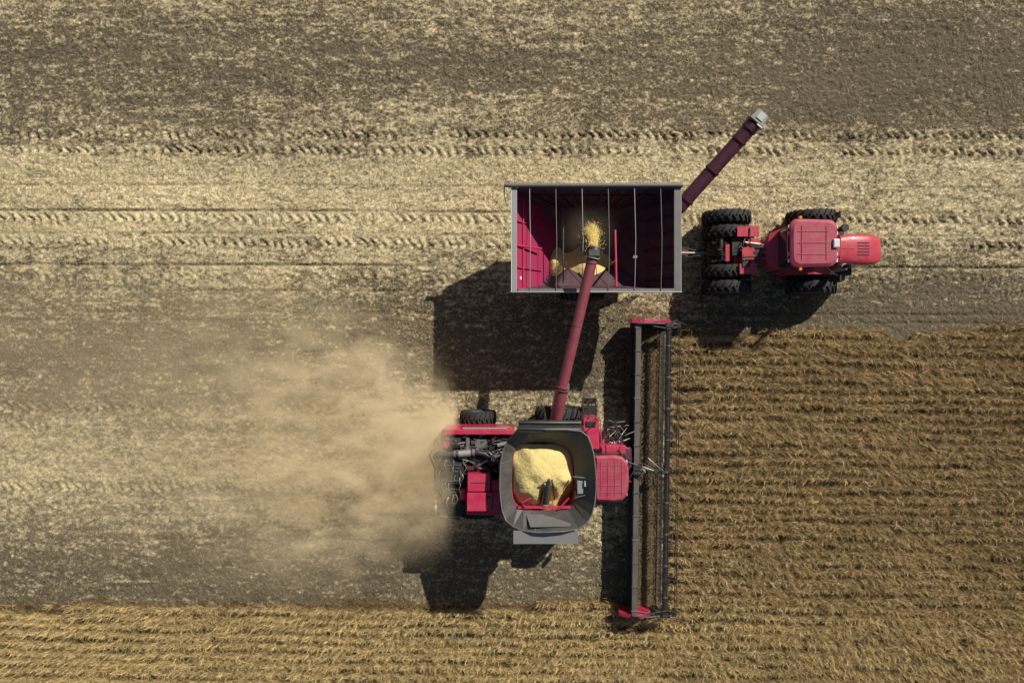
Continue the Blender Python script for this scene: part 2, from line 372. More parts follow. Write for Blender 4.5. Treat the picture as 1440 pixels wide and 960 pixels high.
# cart auger
A0=S(955,292,3.3);A1=S(1061,173,4.4)
dv=(A1-A0)
m=B(AUGD); m.tube([A0+dv*.0,A0+dv*.98],.27,n=20)
for t_ in(.1,.45,.8,.93): m.tube([A0+dv*(t_-.012),A0+dv*(t_+.012)],.31,n=20)
m.tube([A0+dv*.1+Vector((.1,.16,.2)),A0+dv*.95+Vector((.1,.16,.2))],.03,n=8)
m.use(BK).tube([A0,A0+Vector((-.02,-.1,-.5)),(6.2,4.6,1.4)],.25)
au=m.obj("unloading_auger",cart)
m=B(MG); T=A1; u=Vector((dv.x,dv.y,0)).normalized(); w=Vector((-u.y,u.x,0))
def q(a,b_,c_): return T+u*a+w*b_+Vector((0,0,c_))
m.loft([[q(-.05,-.32,-.35),q(-.05,.32,-.35),q(-.05,.3,.3),q(-.05,-.3,.3)],[q(.35,-.32,-.4),q(.35,.32,-.4),q(.35,.25,.27),q(.35,-.25,.27)],[q(.62,-.27,-.6),q(.62,.27,-.6),q(.58,.2,-.05),q(.58,-.2,-.05)]])
m.use(LG).box(q(.2,-.02,.305),(.3,.3,.04),rz=.85)
m.use(DG).tube([q(.0,-.36,.1),q(.0,.36,.1)],.05,n=8)
m.use(WH).box(q(-.12,-.2,.33),(.06,.25,.03),rz=.9)
m.obj("spout",au,bevel=.03)
# grain in cart
def heap(name,x0,x1,y0,y1,step,fn,label,seed,rough=1.):
    gx=np.arange(x0,x1,step);gy=np.arange(y0,y1,step);GX,GY=np.meshgrid(gx,gy)
    GZ=fn(GX,GY)+((vn(GX,GY,.06,.06,seed)-.5)*.02+(vn(GX,GY,.3,.3,seed+1)-.5)*.06)*rough
    idx=np.arange(GX.size).reshape(GX.shape)
    F=np.stack([idx[:-1,:-1],idx[:-1,1:],idx[1:,1:],idx[1:,:-1]],-1).reshape(-1,4)
    ctr=np.array([(x0+x1)/2,(y0+y1)/2,float(GZ.mean())])
    V=np.stack([GX,GY,GZ],-1).reshape(-1,3)-ctr
    o=npmesh(name,V,F,None,GRAIN); o.location=ctr; o["kind"]="stuff"; o["label"]=label; o["category"]="grain"
    return o
heap("grain_heap",1.0,5.2,2.3,5.5,.03,lambda a,b:1.72-.55*np.sqrt((a-3.2)**2+((b-2.9)*.95)**2+.04)+.80*np.exp(-((a-1.7)**2/.16+(b-3.1)**2/1.3)),"yellow soybeans piled on the floor of the grain cart",71)

# ============================================================ TRACTOR
tr=empty("tractor",(10.8,3.75,0),"red articulated tractor with dual black tyres pulling the cart","tractor")
cy=3.75
for xx in(8.98,12.57):
    for o_ in(1.47,.82,-.82,-1.47): wheel(tr,(xx,cy+o_,.99),.99,.54,.48,TRED)
    B(BK).box((xx,cy,1.0),(.4,3.0,.3)).obj("axle",tr,bevel=.03)
m=B(TRED)
m.box((9.85,cy,1.35),(1.5,.95,.6)); m.box((10.0,cy+.02,1.8),(1.1,.7,.35),ts=(.9,.9)); m.box((9.55,cy-.15,2.02),(.5,.5,.1))
m.box((9.55,cy+.75,2.03),(.9,.42,.08)); m.box((9.55,cy-.78,2.03),(.7,.42,.08))
m.box((9.75,cy+.45,1.95),(.14,1.1,.14)); m.box((9.75,cy-.4,1.95),(.14,1.0,.14))
m.use(BK).box((9.2,cy+.15,1.75),(.5,.7,.25)).box((9.85,cy,2.0),(.35,.4,.06)).tube([(9.3,cy-.3,2.05),(10.2,cy-.25,2.05)],.05,n=8)
m.use(SIL).tube([(9.4,cy+.3,2.1),(10.5,cy+.2,1.9)],.035,n=8)
m.use(BK).box((10.0,cy+.1,2.0),(.5,.08,.05)).box((10.05,cy-.2,1.99),(.4,.06,.05)).box((9.45,cy-.6,2.09),(.3,.2,.05)).tube([(9.6,cy+.9,2.1),(9.6,cy+.2,2.15),(10.3,cy+.05,2.05)],.025,n=6)
rt=random.Random(8)
for i in range(14):
    ax=rt.uniform(9.1,10.3); ay=cy+rt.uniform(-.5,.5); m.use(rt.choice([BK,MG,DG,SIL])).tube([(ax,ay,1.95),(ax+rt.uniform(-.1,.25),ay+rt.uniform(-.2,.2),2.1),(ax+rt.uniform(.1,.4),ay+rt.uniform(-.2,.2),1.9)],.018,n=6)
m.obj("rear_frame",tr,bevel=.03)
m=B(BK)
for o_ in(-.45,-.2,.2,.45):
    m.tube([(8.9,cy+o_*.7,1.3),(8.3,cy+o_,1.15),(7.95,cy+o_,.8)],.05,n=8)
m.box((8.15,cy,.75),(.12,1.1,.14)); m.box((8.6,cy,1.35),(.35,.8,.4)); m.box((8.55,cy+.35,1.75),(.1,.5,.1))
m.use(SIL).tube([(8.3,cy+.4,1.3),(8.75,cy+.35,1.7)],.05).tube([(8.3,cy-.4,1.3),(8.75,cy-.35,1.7)],.05)
for k_ in range(5): m.use(BK).tube([(8.85,cy-.25+.12*k_,1.7),(8.5,cy-.2+.1*k_,2.0-.05*k_),(8.1,cy-.1+.06*k_,1.1)],.022,n=6)
m.use(TRED).box((8.75,cy-.1,1.85),(.16,.7,.12))
m.obj("hitch",tr)
m=B(BK); m.tube([(10.65,cy,.7),(10.65,cy,1.7)],.22,n=16); m.box((10.65,cy,1.05),(.8,.5,.25)); m.use(SIL).tube([(10.2,cy+.35,1.2),(11.1,cy+.5,1.2)],.05).tube([(10.2,cy-.35,1.2),(11.1,cy-.5,1.2)],.05); m.obj("articulation_joint",tr)
m=B(TRED); m.box((11.9,cy,1.15),(2.4,1.0,.6)); m.obj("front_frame",tr,bevel=.03)
for sg in(1,-1):
    m=B(TRED)
    pts=[(-1.12,1.05),(-1.05,1.55),(-.7,1.98),(-.1,2.13),(.6,2.05),(.95,1.75)]
    rings=[[Vector((12.3+a_,cy+sg*.62,z_)),Vector((12.3+a_,cy+sg*1.0,z_)),Vector((12.3+a_,cy+sg*1.0,z_-.05)),Vector((12.3+a_,cy+sg*.62,z_-.05))] for a_,z_ in pts]
    m.loft(rings)
    m.obj("fender",tr,bevel=.02)
def rrect(cx,cyy,w_,h_,z,r,n=5,fx=0.):
    P=[]
    for sx,sy,a0 in((1,1,0),(-1,1,90),(-1,-1,180),(1,-1,270)):
        for i in range(n+1):
            a=math.radians(a0+90*i/n)
            xx=sx*(w_/2-r)+r*math.cos(a); yy=sy*(h_/2-r)+r*math.sin(a)
            yy*=1-fx*(xx/(w_/2)) ; P.append(Vector((cx+xx,cyy+yy,z)))
    return P
m=B(TRED); cx=11.45
m.loft([rrect(cx,cy,1.5,1.55,1.3,.2),rrect(cx,cy,1.55,1.6,1.9,.2)]); 
m.loft([[Vector((10.75,cy-.8,1.2)),Vector((10.75,cy+.8,1.2)),Vector((10.75,cy+.8,2.3)),Vector((10.75,cy-.8,2.3))],[Vector((10.35,cy-.62,1.4)),Vector((10.35,cy+.62,1.4)),Vector((10.35,cy+.62,2.15)),Vector((10.35,cy-.62,2.15))],[Vector((10.2,cy-.3,1.5)),Vector((10.2,cy+.3,1.5)),Vector((10.2,cy+.3,2.0)),Vector((10.2,cy-.3,2.0))]])
for sx in(-1,1):
    for sy in(-1,1): m.use(BK).box((cx+sx*.68,cy+sy*.7,2.6),(.1,.1,1.5))
m.obj("cab",tr,bevel=.02)
g_=B(GLASS); g_.loft([rrect(cx,cy,1.5,1.5,1.9,.15),rrect(cx,cy,1.56,1.58,3.35,.15)]); g_.obj("cab_window",tr)
m=B(ROOF); rc=11.57
m.loft([rrect(rc,cy+.06,1.72,1.75,3.34,.3,fx=.02),rrect(rc,cy+.06,1.84,1.86,3.45,.32,fx=.03),rrect(rc,cy+.06,1.82,1.84,3.55,.32,fx=.03),rrect(rc,cy+.06,1.6,1.6,3.63,.3,fx=.03)],sm=False)
m.box((rc-.05,cy+.06,3.64),(1.2,.03,.03)).box((rc-.05,cy+.5,3.64),(1.2,.025,.025)).box((rc-.05,cy-.38,3.64),(1.2,.025,.025)).box((rc+.45,cy+.06,3.64),(.03,1.3,.03)).box((rc-.5,cy+.06,3.64),(.03,1.3,.03))
m.use(AUGD).box((rc-.94,cy+.1,3.42),(.12,1.2,.1))
rf=m.obj("cab_roof",tr,bevel=.025)
B(WH).box((rc+.82,cy+.03,3.68),(.26,.36,.1),ts=(.85,.85)).obj("satellite_receiver",tr,bevel=.02)
for sy in(1,-1): B(ORG).tube([(rc-.5,cy+.06+sy*1.0,3.4),(rc-.5,cy+.06+sy*1.0,3.55)],.06).obj("beacon",tr)
m=B(WH)
for yy in(-.6,-.35,.45,.7): m.box((rc-.92,cy+yy,3.45),(.07,.14,.09)); m.box((rc+.93,cy+yy,3.45),(.07,.14,.09))
m.split("work_lamp",tr)
def hr(x,w_,zb,zt):
    P=[Vector((x,cy-.03-w_,zb)),Vector((x,cy-.03+w_,zb))]
    for i in range(11):
        a=math.radians(90-180*i/10+0); s_=math.sin(a); P.append(Vector((x,cy-.03+w_*math.copysign(abs(s_)**.6,s_),zt-.30+.32*abs(math.cos(a))**.5)))
    return P
m=B(TRED); m.loft([hr(12.3,.5,1.3,2.6),hr(13.0,.54,1.2,2.62),hr(13.5,.61,1.2,2.62),hr(14.2,.62,1.1,2.54),hr(14.6,.59,1.1,2.42),hr(14.85,.50,1.15,2.26),hr(15.0,.36,1.2,2.02),hr(15.05,.2,1.2,1.8)],sm=True)
m.box((13.05,cy-.03,2.63),(.03,.9,.04)); m.box((13.35,cy-.03,2.63),(.5,.03,.04))
hd=m.obj("bonnet",tr)
m=B(AUGD)
for i in range(5):
    m.box((14.0,cy-.27+i*.12,2.575),(.50,.032,.05),ry=.11)
m.split("grille_slot",hd)
B(BK).box((15.0,cy-.03,1.6),(.06,.7,.4)).obj("grille",hd)
m=B(BK); m.tube([(13.1,cy-.78,1.6),(13.1,cy-.78,3.3)],.09); m.use(SIL).tube([(13.1,cy-.78,2.0),(13.1,cy-.78,2.9)],.13); m.use(BK).tube([(13.1,cy-.78,3.3),(13.0,cy-.8,3.45)],.07); m.obj("exhaust_pipe",tr)
m=B(DG); m.tube([(13.15,cy+.78,1.6),(13.15,cy+.78,2.7)],.1); m.use(BK).tube([(13.15,cy+.78,2.7),(13.15,cy+.78,2.85)],.15); m.obj("air_intake",tr)
B(BK).box((13.6,cy-.8,1.2),(1.0,.35,.45)).use(MG).box((13.8,cy-1.05,.95),(.5,.22,.04)).box((13.8,cy-1.1,.65),(.5,.22,.04)).use(BK).box((13.8,cy-1.0,.8),(.04,.12,.4)).obj("step",tr,bevel=.02)
B(BK).box((13.5,cy+.8,1.1),(.7,.3,.4)).obj("battery_box",tr,bevel=.02)
B(BK).box((14.2,cy,.9),(1.2,.9,.4)).obj("front_weight",tr,bevel=.02)
for sy in(1,-1):
    m=B(BK); m.tube([(12.2,cy+sy*.8,3.1),(12.75,cy+sy*1.2,3.1)],.02,n=6); m.box((12.8,cy+sy*1.25,2.95),(.06,.25,.42)); m.obj("mirror",tr,bevel=.01)
B(BK).tube([(10.6,cy-.7,1.2),(10.4,cy-.95,1.8),(10.6,cy-.9,2.4),(10.75,cy-.8,3.0)],.02,n=6).obj("handrail",tr)
B(BK).tube([(10.75,cy+.75,1.3),(10.6,cy+.9,2.4),(10.8,cy+.8,3.0)],.02,n=6).obj("handrail",tr)
tr.location.x+=.12

# ============================================================ COMBINE
co=empty("combine_harvester",(1.,-5.2,0),"dusty red combine harvester unloading grain, wide cutting header in front","combine harvester")
cy=-5.2
for sy in(1,-1):
    wheel(co,(2.0,cy+sy*2.05,1.0),1.0,.75,.5,MG)
    wheel(co,(-1.45,cy+sy*1.95,.75),.75,.6,.38,MG)
B(BK).box((2.0,cy,1.0),(.5,4.0,.4)).obj("axle",co,bevel=.03); B(BK).box((-1.45,cy,.75),(.3,3.8,.25)).obj("axle",co,bevel=.03)
m=B(AUGD); m.box((.4,cy,1.65),(6.2,2.5,1.5)); m.use(ENG).box((-1.4,cy,2.62),(2.9,3.0,.2)); m.use(BK).box((-3.0,cy,1.3),(.7,2.2,1.1),ts=(.6,1)); m.obj("body",co,bevel=.03)
B(RED).rect(622,604,724,611,1.3,3.25).use(LG).rect(650,601.5,712,603.5,3.0,3.2).use(RED).rect(624,612,632,628,2.2,3.1).obj("side_panel",co,bevel=.03)
B(RED).rect(656,717,724,724,1.4,3.2).obj("side_panel",co,bevel=.03)
m=B(RED); m.rect(656,692,704,719,2.6,3.5,ts=(.97,.95)); m.rect(657,666,690,691,2.6,3.45,ts=(.96,.96)); m.rect(691,676,704,691,2.6,3.3)
m.tube([S(652,686,2.9),S(652,702,2.9)],.13); m.use(BK).rect(692,694,693.5,716,3.5,3.52).rect(684,697,688,700,3.5,3.54).rect(662,678,686,679,3.45,3.47); m.obj("rear_hood",co,bevel=.02)
m=B(ENG)
m.rect(650,616,704,634,2.5,2.95); m.rect(632,614,648,626,2.5,3.1); m.rect(700,640,722,712,2.5,2.75); m.rect(690,612,722,636,2.5,2.85)
m.use(BK).rect(618,650,652,680,2.3,3.1); m.rect(624,684,650,712,2.3,2.9); m.rect(664,640,682,654,2.5,3.05); m.rect(706,650,718,690,2.7,3.1)
m.use(DG).rect(621,653,649,655,3.1,3.14); m.rect(621,675,649,677,3.1,3.14); m.rect(634,655,636,675,3.1,3.13); m.use(MG).rect(655,614,660,634,2.95,3.1); m.rect(668,618,684,630,2.95,3.05)
for i in range(6): m.use(DG).rect(626,687+i*4,648,688.6+i*4,2.9,2.94)
m.obj("engine",co,bevel=.02)
m=B(DG); m.tube([S(612,639,3.1),S(640,638,3.15),S(666,636,3.15)],.12,n=18); m.use(LG).tube([S(645,638,3.155),S(662,636.5,3.155)],.135,n=18).use(MG).tube([S(609,639,3.1),S(613,639,3.1)],.16,n=18).tube([S(638,638,3.15),S(641,638,3.15)],.15,n=18).tube([S(664,636,3.15),S(668,636,3.15)],.15,n=18)
m.use(BK).tube([S(668,636,3.15),S(682,638,3.2),S(690,648,3.1),S(690,660,2.9)],.1,n=14)
m.obj("air_filter",co)
m=B(SIL); m.tube([S(694,642,2.9),S(694,646,3.6)],.09,n=14); m.tube([S(672,654,3.0),S(688,646,3.1),S(702,640,3.2)],.05); m.use(LG).tube([S(700,626,3.1),S(716,622,3.15)],.08); m.obj("exhaust_pipe",co)
m=B(BK)
rg=random.Random(3)
for i in range(90):
    ax=rg.uniform(616,712);ay=rg.uniform(613,664); ln=rg.uniform(6,26)
    m.use(rg.choice([BK,DG,MG,SIL,BK,ENG,LG])).tube([S(ax,ay,2.95),S(ax+ln*.4,ay+rg.uniform(-6,6),3.12),S(min(ax+ln,720),ay+rg.uniform(-8,8),2.95)],rg.uniform(.012,.032),n=6)
for i in range(44):
    ax=rg.uniform(618,652) if i%2 else rg.uniform(704,720);ay=rg.uniform(642,708)
    m.use(rg.choice([BK,MG,SIL])).tube([S(ax,ay,3.0),S(ax+rg.uniform(-5,5),ay+8,3.18),S(ax,ay+16,3.0)],.018,n=6)
for i in range(70):
    ax=rg.uniform(618,712);ay=rg.uniform(613,658); m.use(rg.choice([BK,DG,MG,BK,AUGD,ENG])).rect(ax,ay,ax+rg.uniform(3,9),ay+rg.uniform(3,7),2.8,rg.uniform(2.95,3.14))
m.obj("hose",co)
m=B(DG)
m.tube([S(606,634,3.0),S(612,632,3.05),S(618,650,3.05),S(614,684,3.0)],.03,n=8)
m.tube([S(624,684,2.7),S(616,690,2.6),S(613,712,2.5),S(622,726,2.5),S(646,730,2.5)],.028,n=8)
for a_,b_ in((616,692),(613,712),(622,726)): m.tube([S(a_,b_,2.5),S(a_,b_,2.5)-Vector((0,0,.7))],.022,n=6)
m.use(BK).rect(615,694,626,724,1.3,2.2).rect(626,714,650,726,1.3,2.5)
m.use(DG).tube([S(606,636,3.0),S(604,640,2.4),S(612,660,2.3)],.03,n=8)
m.obj("handrail",co)
m=B(RED)
m.box((-2.9,cy-1.2,2.3),(.35,.18,.5)); m.use(WH).box((-3.06,cy-1.45,2.55),(.08,.14,.1)); m.use(ORG).box((-3.04,cy-1.2,2.62),(.06,.12,.1)); m.obj("tail_lamp",co,bevel=.01)
m=B(RED); m.box((-2.9,cy+.9,2.5),(.2,.5,.5)); m.use(WH).box((-3.02,cy+1.1,2.7),(.08,.14,.1)); m.obj("tail_lamp",co,bevel=.01)
# tank: closed outlines with rounded corners; rim shaped lower on the engine side so sun reaches the rear hood
ZT,ZB=4.8,3.95; DZ=-.15
def zrim(px):
    t=min(1,max(0,(px-706)/50)); return 4.1+(ZT-4.1)*t*t*(3-2*t)
def smooth(pts,zf,k=2):
    P=[S(a_,b_,zf(a_)) for a_,b_ in pts]; n=len(P); R=[]
    for i in range(n):
        p0,p1,p2,p3=P[i-1],P[i],P[(i+1)%n],P[(i+2)%n]
        for j in range(k):
            t=j/k; R.append(.5*((2*p1)+(p2-p0)*t+(2*p0-5*p1+4*p2-p3)*t*t+(3*p1-p0-3*p2+p3)*t**3))
    return R
top=[(727,606),(772,604),(817,606),(831,624),(837,655),(838,690),(832,724),(814,743),(772,748),(736,746),(711,731),(704,702),(703,670),(707,634)]
bot=[(732,624),(765,621),(792,626),(804,638),(808,660),(808,685),(806,704),(798,715),(765,718),(736,716),(724,708),(720,690),(720,660),(723,636)]
Rt=smooth(top,zrim); Rb=smooth(bot,lambda a_:ZB); Rc=[Vector((p_.x*.98+.05,cy+(p_.y-cy)*.97,2.7)) for p_ in Rb]
m=B(DG); m.loft([Rb,Rt],caps=False); m.obj("tank_extension",co,solid=.035)
m=B(RED); m.loft([Rc,Rb],caps=False); m.obj("tank_wall",co,solid=.03)
m=B(MG)
m.tube(Rt+[Rt[0]],.03,n=8)
m.obj("tank_rim",co)
m=B(MG)
for i in range(1,len(Rt),4): m.tube([Rb[i]+Vector((0,0,.03)),Rt[i]+Vector((0,0,.02))],.016,n=6)
m.split("panel_seam",co)
m=B(MG); p_=[S(740,723,ZB+.14),S(806,723,ZB+.14),S(802,740,ZT-.10),S(746,741,ZT-.12)]; m.add(p_,[(3,2,1,0)]); m.obj("tank_panel",co,solid=.03)
m=B(DG); 
p_=[S(729,607,ZT-.15),S(818,607,ZT-.05),S(818,591,ZT+.1),S(729,591,ZT)]
m.add(p_,[(0,1,2,3)])
m.use(MG)
for i in range(2): m.tube([S(730,594+i*9,ZT+.0-i*.09),S(817,594+i*9,ZT+.1-i*.09)],.02,n=6)
m.obj("tank_flap",co,solid=.03)
m=B(LG)
p_=[S(722,746,ZT-.30),S(813,746,ZT-.06),S(813,764,ZT-.12),S(722,764,ZT-.36)]; m.add(p_,[(3,2,1,0)])
m.obj("tank_flap",co,solid=.04)
HX,HY=S(764,0,4.2).x,S(0,668,4.2).y
def tankheap(a,b):
    dx=(a-HX)/1.20; dy=(b-HY)/1.28
    h=4.55+DZ-.30*np.clip(np.sqrt(dx*dx+dy*dy+.03),0,2)-.32*np.clip((np.abs(dx)**4+np.abs(dy)**4),0,1.4)-.06*dx
    h=h-.60*np.exp(-((a-S(773,0,4.1).x)**2/.07+(b-S(0,700,4.1).y)**2/.16))
    h=h-.55*np.clip((a-S(780,0,4.1).x)/.45,0,1)*np.clip((S(0,676,4.1).y-b)/.8,0,1)
    h=h-.25*np.clip((S(748,0,4.1).x-a)/.3,0,1)*np.clip((S(0,692,4.1).y-b)/.3,0,1)
    return h+.16*(vn(a,b,.45,.45,83)-.5)
heap("grain_heap",S(722,0,4.0).x,S(807,0,4.0).x,S(0,717,4.0).y,S(0,624,4.0).y,.025,tankheap,"heap of pale yellow soybeans in the combine grain tank",81,1.)
m=B(DG); m.tube([S(772,674,4.75+DZ),S(770,688,4.5+DZ),S(768,706,4.2+DZ)],[.06,.13,.13],n=14); m.tube([S(764,678,4.68+DZ),S(778,678,4.68+DZ)],.03); m.use(SIL).tube([S(760,708,4.15+DZ),S(776,708,4.15+DZ)],.05); m.use(BK).tube([S(776,674,4.6+DZ),S(780,702,4.3+DZ)],.03).tube([S(763,690,4.4+DZ),S(760,708,4.2+DZ)],.03)
m.obj("filling_auger",co)
m=B(RED); m.box((S(765,0,ZB).x,S(0,714,ZB).y+.05,ZB+.04),(2.0,.09,.12)); m.tube([S(738,712,4.1),S(734,706,4.15),S(746,700,4.1)],.03); m.tube([S(786,715,4.1),S(800,700,4.15)],.035); m.obj("tank_brace",co)
m=B(LG); m.rect(812,676,822,694,4.05,4.35); m.use(WH).rect(822,676,829,684,4.15,4.45); m.use(BK).rect(808,690,825,698,3.95,4.3); m.use(SIL).tube([S(806,670,4.25),S(826,672,4.45)],.03).tube([S(808,700,4.25),S(831,694,4.5)],.025); m.obj("moisture_sensor",co,bevel=.01)
m=B(AUGD); m.box((1.3,cy-.0,2.4),(2.8,2.9,1.0)); m.obj("tank_base",co,bevel=.03)
# left platform, cab
m=B(RED); m.rect(820,586,843,632,1.9,2.85,ts=(.97,.97)); m.use(RED).rect(843,606,850,632,2.0,2.5); m.use(BK).rect(824,592,838,600,2.85,2.9).rect(823,606,826,628,2.85,3.0); m.use(RED).rect(846,626,880,638,1.9,2.6); m.obj("access_platform",co,bevel=.03)
m=B(BK)
m.rect(818,570,840,586,1.3,1.5); m.rect(819,560,838,568,.7,.8)
for a_ in(820,828,838): m.tube([S(a_,560,2.0),S(a_,588,2.9)],.025,n=6); m.tube([S(a_,560,.8),S(a_,560,2.0)],.025,n=6)
m.tube([S(820,560,2.0),S(838,560,2.0)],.025,n=6); m.tube([S(820,572,2.4),S(838,572,2.4)],.025,n=6)
m.use(MG).tube([S(818,588,3.3),S(832,584,3.5),S(844,590,3.4),S(846,630,3.2)],.02,n=6).tube([S(844,590,3.4),S(844,590,3.4)-Vector((0,0,.9))],.02,n=6)
m.obj("ladder",co)
cx=3.75
m=B(BK); 
for sx in(-1,1):
    for sy in(-1,1): m.box((cx+sx*.5,cy+sy*.8,2.65),(.1,.1,1.9))
m.use(RED).box((cx,cy,1.65),(1.2,1.7,.4)); m.obj("cab",co,bevel=.02)
m=B(GLASS); m.loft([rrect(cx+.02,cy,1.15,1.6,1.86,.2),rrect(cx+.05,cy,1.3,1.7,3.5,.25)]); m.obj("cab_window",co)
rcx,rcy=3.80,-5.27
def roofring(w0,w1,z,ins):
    pts=[(-.62,-.86),(.1,-.9),(.42,-.84),(.60,-.66),(.66,-.35),(.68,0),(.66,.35),(.60,.66),(.42,.84),(.1,.9),(-.62,.86)]
    return [Vector((rcx+a_*(1-ins)+.02,rcy+b_*(1-ins),z)) for a_,b_ in pts]
m=B(ROOF); m.loft([roofring(0,0,3.48,.06),roofring(0,0,3.56,0),roofring(0,0,3.72,.0),roofring(0,0,3.8,.1)])
for i in range(5): m.box((rcx+.0,rcy-.52+i*.26,3.808),(.95,.02,.02))
for i in range(4): m.box((rcx-.4+i*.27,rcy,3.81),(.02,1.3,.02))
m.obj("cab_roof",co,bevel=.03)
m=B(WH)
for yy in(-.6,-.3,.3,.6): m.box((rcx+.7-abs(yy)*.12,rcy+yy,3.58),(.06,.16,.1))
m.split("work_lamp",co,bevel=.01)
for sy in(1,-1):
    e=1.0 if sy>0 else .72
    m=B(BK); m.tube([(4.2,cy+sy*.85,3.3),(4.3,cy+sy*1.5*e,3.2),(4.1,cy+sy*1.85*e,3.1)],.022,n=6); m.box((4.1,cy+sy*1.95*e,2.95),(.09,.28*e,.45)); m.obj("mirror",co,bevel=.01)
m=B(BK)
for i in range(30):
    ax=rg.uniform(846,876); ay=rg.uniform(594,634); m.use(rg.choice([BK,MG,SIL,DG])).tube([S(ax,ay,1.9),S(ax+rg.uniform(2,8),ay+rg.uniform(-8,8),2.1),S(ax+rg.uniform(6,18),ay+rg.uniform(-10,10),1.7)],rg.uniform(.015,.03),n=6)
m.use(BK).rect(848,606,858,620,1.4,2.0).rect(862,600,868,612,1.2,1.7).rect(850,640,858,650,1.5,2.)
m.obj("hydraulic_hose",co)
m=B(AUGD); m.loft([[Vector((3.3,cy-.7,1.0)),Vector((3.3,cy+.7,1.0)),Vector((3.3,cy+.7,1.9)),Vector((3.3,cy-.7,1.9))],[Vector((5.1,cy-.75,.35)),Vector((5.1,cy+.75,.35)),Vector((5.1,cy+.75,1.2)),Vector((5.1,cy-.75,1.2))]]); m.obj("feeder_house",co,bevel=.03)
# unloading auger
U0=S(781,592,3.7);U1=S(790,548,4.15);U2=S(833,364,4.75)
m=B(AUG); m.tube([Vector((U0.x,U0.y-.5,2.6)),Vector((U0.x,U0.y-.25,3.5)),U0,U0+(U1-U0)*.6,U1],[.26,.26,.25,.24,.23],n=20)
m.tube([U1,U2],.2,n=20)
dv=U2-U1
for t_,r_ in((0.0,.27),(.02,.27),(.5,.215),(.97,.22)): m.tube([U1+dv*t_-dv*.004,U1+dv*t_+dv*.004],r_,n=20)
m.tube([U1+dv*.03+Vector((.12,0,.16)),U1+dv*.95+Vector((.12,0,.16))],.018,n=6)
m.use(MG).box(U1+Vector((.22,.1,.05)),(.12,.3,.2)); m.use(BK).box(U0+Vector((-.3,.3,-.1)),(.25,.5,.3))
ua=m.obj("unloading_auger",co)
d_=dv.normalized()
m=B(BK); m.tube([U2-d_*.05,U2+d_*.12+Vector((0,0,-.02)),U2+d_*.35+Vector((0,0,-.18))],[.21,.25,.27],n=16); m.use(LG).tube([U2+d_*.02,U2+d_*.06],.26,n=16); m.use(DG).box(U2+d_*.2+Vector((0,0,.2)),(.4,.22,.04)); m.obj("spout",ua)
# HEADER
th=math.radians(-.85)
Hc=Vector((5.25,-5.36,0))
def Hp(x,y,z):  # x forward from back beam, y along header
    c_,s_=math.cos(th),math.sin(th)
    return Vector((Hc.x+x*c_-y*s_,Hc.y+x*s_+y*c_,z))
HL=6.15
def hbox(m,xa,ya,xb,yb,za,zb):
    P=[Hp(*t_) for t_ in((xa,ya,za),(xb,ya,za),(xb,yb,za),(xa,yb,za),(xa,ya,zb),(xb,ya,zb),(xb,yb,zb),(xa,yb,zb))]
    m.add(P,[(3,2,1,0),(4,5,6,7),(0,1,5,4),(1,2,6,5),(2,3,7,6),(3,0,4,7)])
m=B(HB); hbox(m,-.13,-HL,.09,HL,1.12,1.34); m.use(DG); hbox(m,-.03,-HL,.03,HL,.3,1.12); hbox(m,-.2,-HL,.0,HL,.25,.4)
for i in range(13):
    yy=-HL+.2+i*(2*HL-.4)/12; m.use(MG if i%3==0 else DG); hbox(m,-.16,yy-.03,.12,yy+.03,1.0,1.365)
hdr=m.obj("header",co,bevel=.01)
for sgn in(-1,1):
    m=B(BELT)
    P=[Hp(.06,sgn*.9,.36),Hp(.06,sgn*HL,.36),Hp(1.2,sgn*HL,.18),Hp(1.2,sgn*.9,.18)]
    m.add(P,[(0,1,2,3) if sgn<0 else (3,2,1,0)])
    for i in range(22):
        yy=sgn*(1.0+i*.235); m.tube([Hp(.08,yy,.375),Hp(1.17,yy,.195)],.009,n=5)
    m.obj("draper_belt",hdr,solid=.02)
P=[Hp(.06,-.88,.3),Hp(.06,.88,.3),Hp(1.2,.88,.16),Hp(1.2,-.88,.16)]; m=B(BELT); m.add(P,[(3,2,1,0)])
m.obj("draper_belt",hdr,solid=.02)
# cut stems lying on the belt
n=10000
sy_=rng.uniform(-HL+.1,HL-.1,n); sx_=rng.uniform(.12,1.18,n); a=rng.uniform(0,math.pi,n); L=rng.uniform(.06,.28,n); wd=rng.uniform(.003,.008,n)
kk=rng.random(n)<(.45+.55*np.clip((-sy_-1)/3,0,1)); sy_,sx_,a,L,wd=sy_[kk],sx_[kk],a[kk],L[kk],wd[kk]; n=len(sy_)
zz=.42-.15*sx_+rng.uniform(0,.10,n)
ct,st=math.cos(th),math.sin(th)
cxx=Hc.x+sx_*ct-sy_*st; cyy=Hc.y+sx_*st+sy_*ct
d=np.stack([np.cos(a),np.sin(a)],-1); p=np.stack([-d[:,1],d[:,0]],-1); c0=np.stack([cxx,cyy],-1); V=np.zeros((n,4,3))
V[:,0,:2]=c0-d*L[:,None]/2-p*wd[:,None]; V[:,1,:2]=c0+d*L[:,None]/2-p*wd[:,None]; V[:,2,:2]=c0+d*L[:,None]/2+p*wd[:,None]; V[:,3,:2]=c0-d*L[:,None]/2+p*wd[:,None]
V[:,:,2]=zz[:,None]
cl=np.array([.27,.195,.105])*rng.uniform(.3,1.3,n)[:,None]
o=npmesh("cut_crop",V.reshape(-1,3),np.arange(n*4).reshape(-1,4),np.repeat(cl,4,0),CROP); o["kind"]="stuff"; o["label"]="freshly cut brown stems lying on the header belt"; o["category"]="crop"
m=B(BK); hbox(m,1.21,-HL,1.33,HL,.12,.2); m.use(DG)
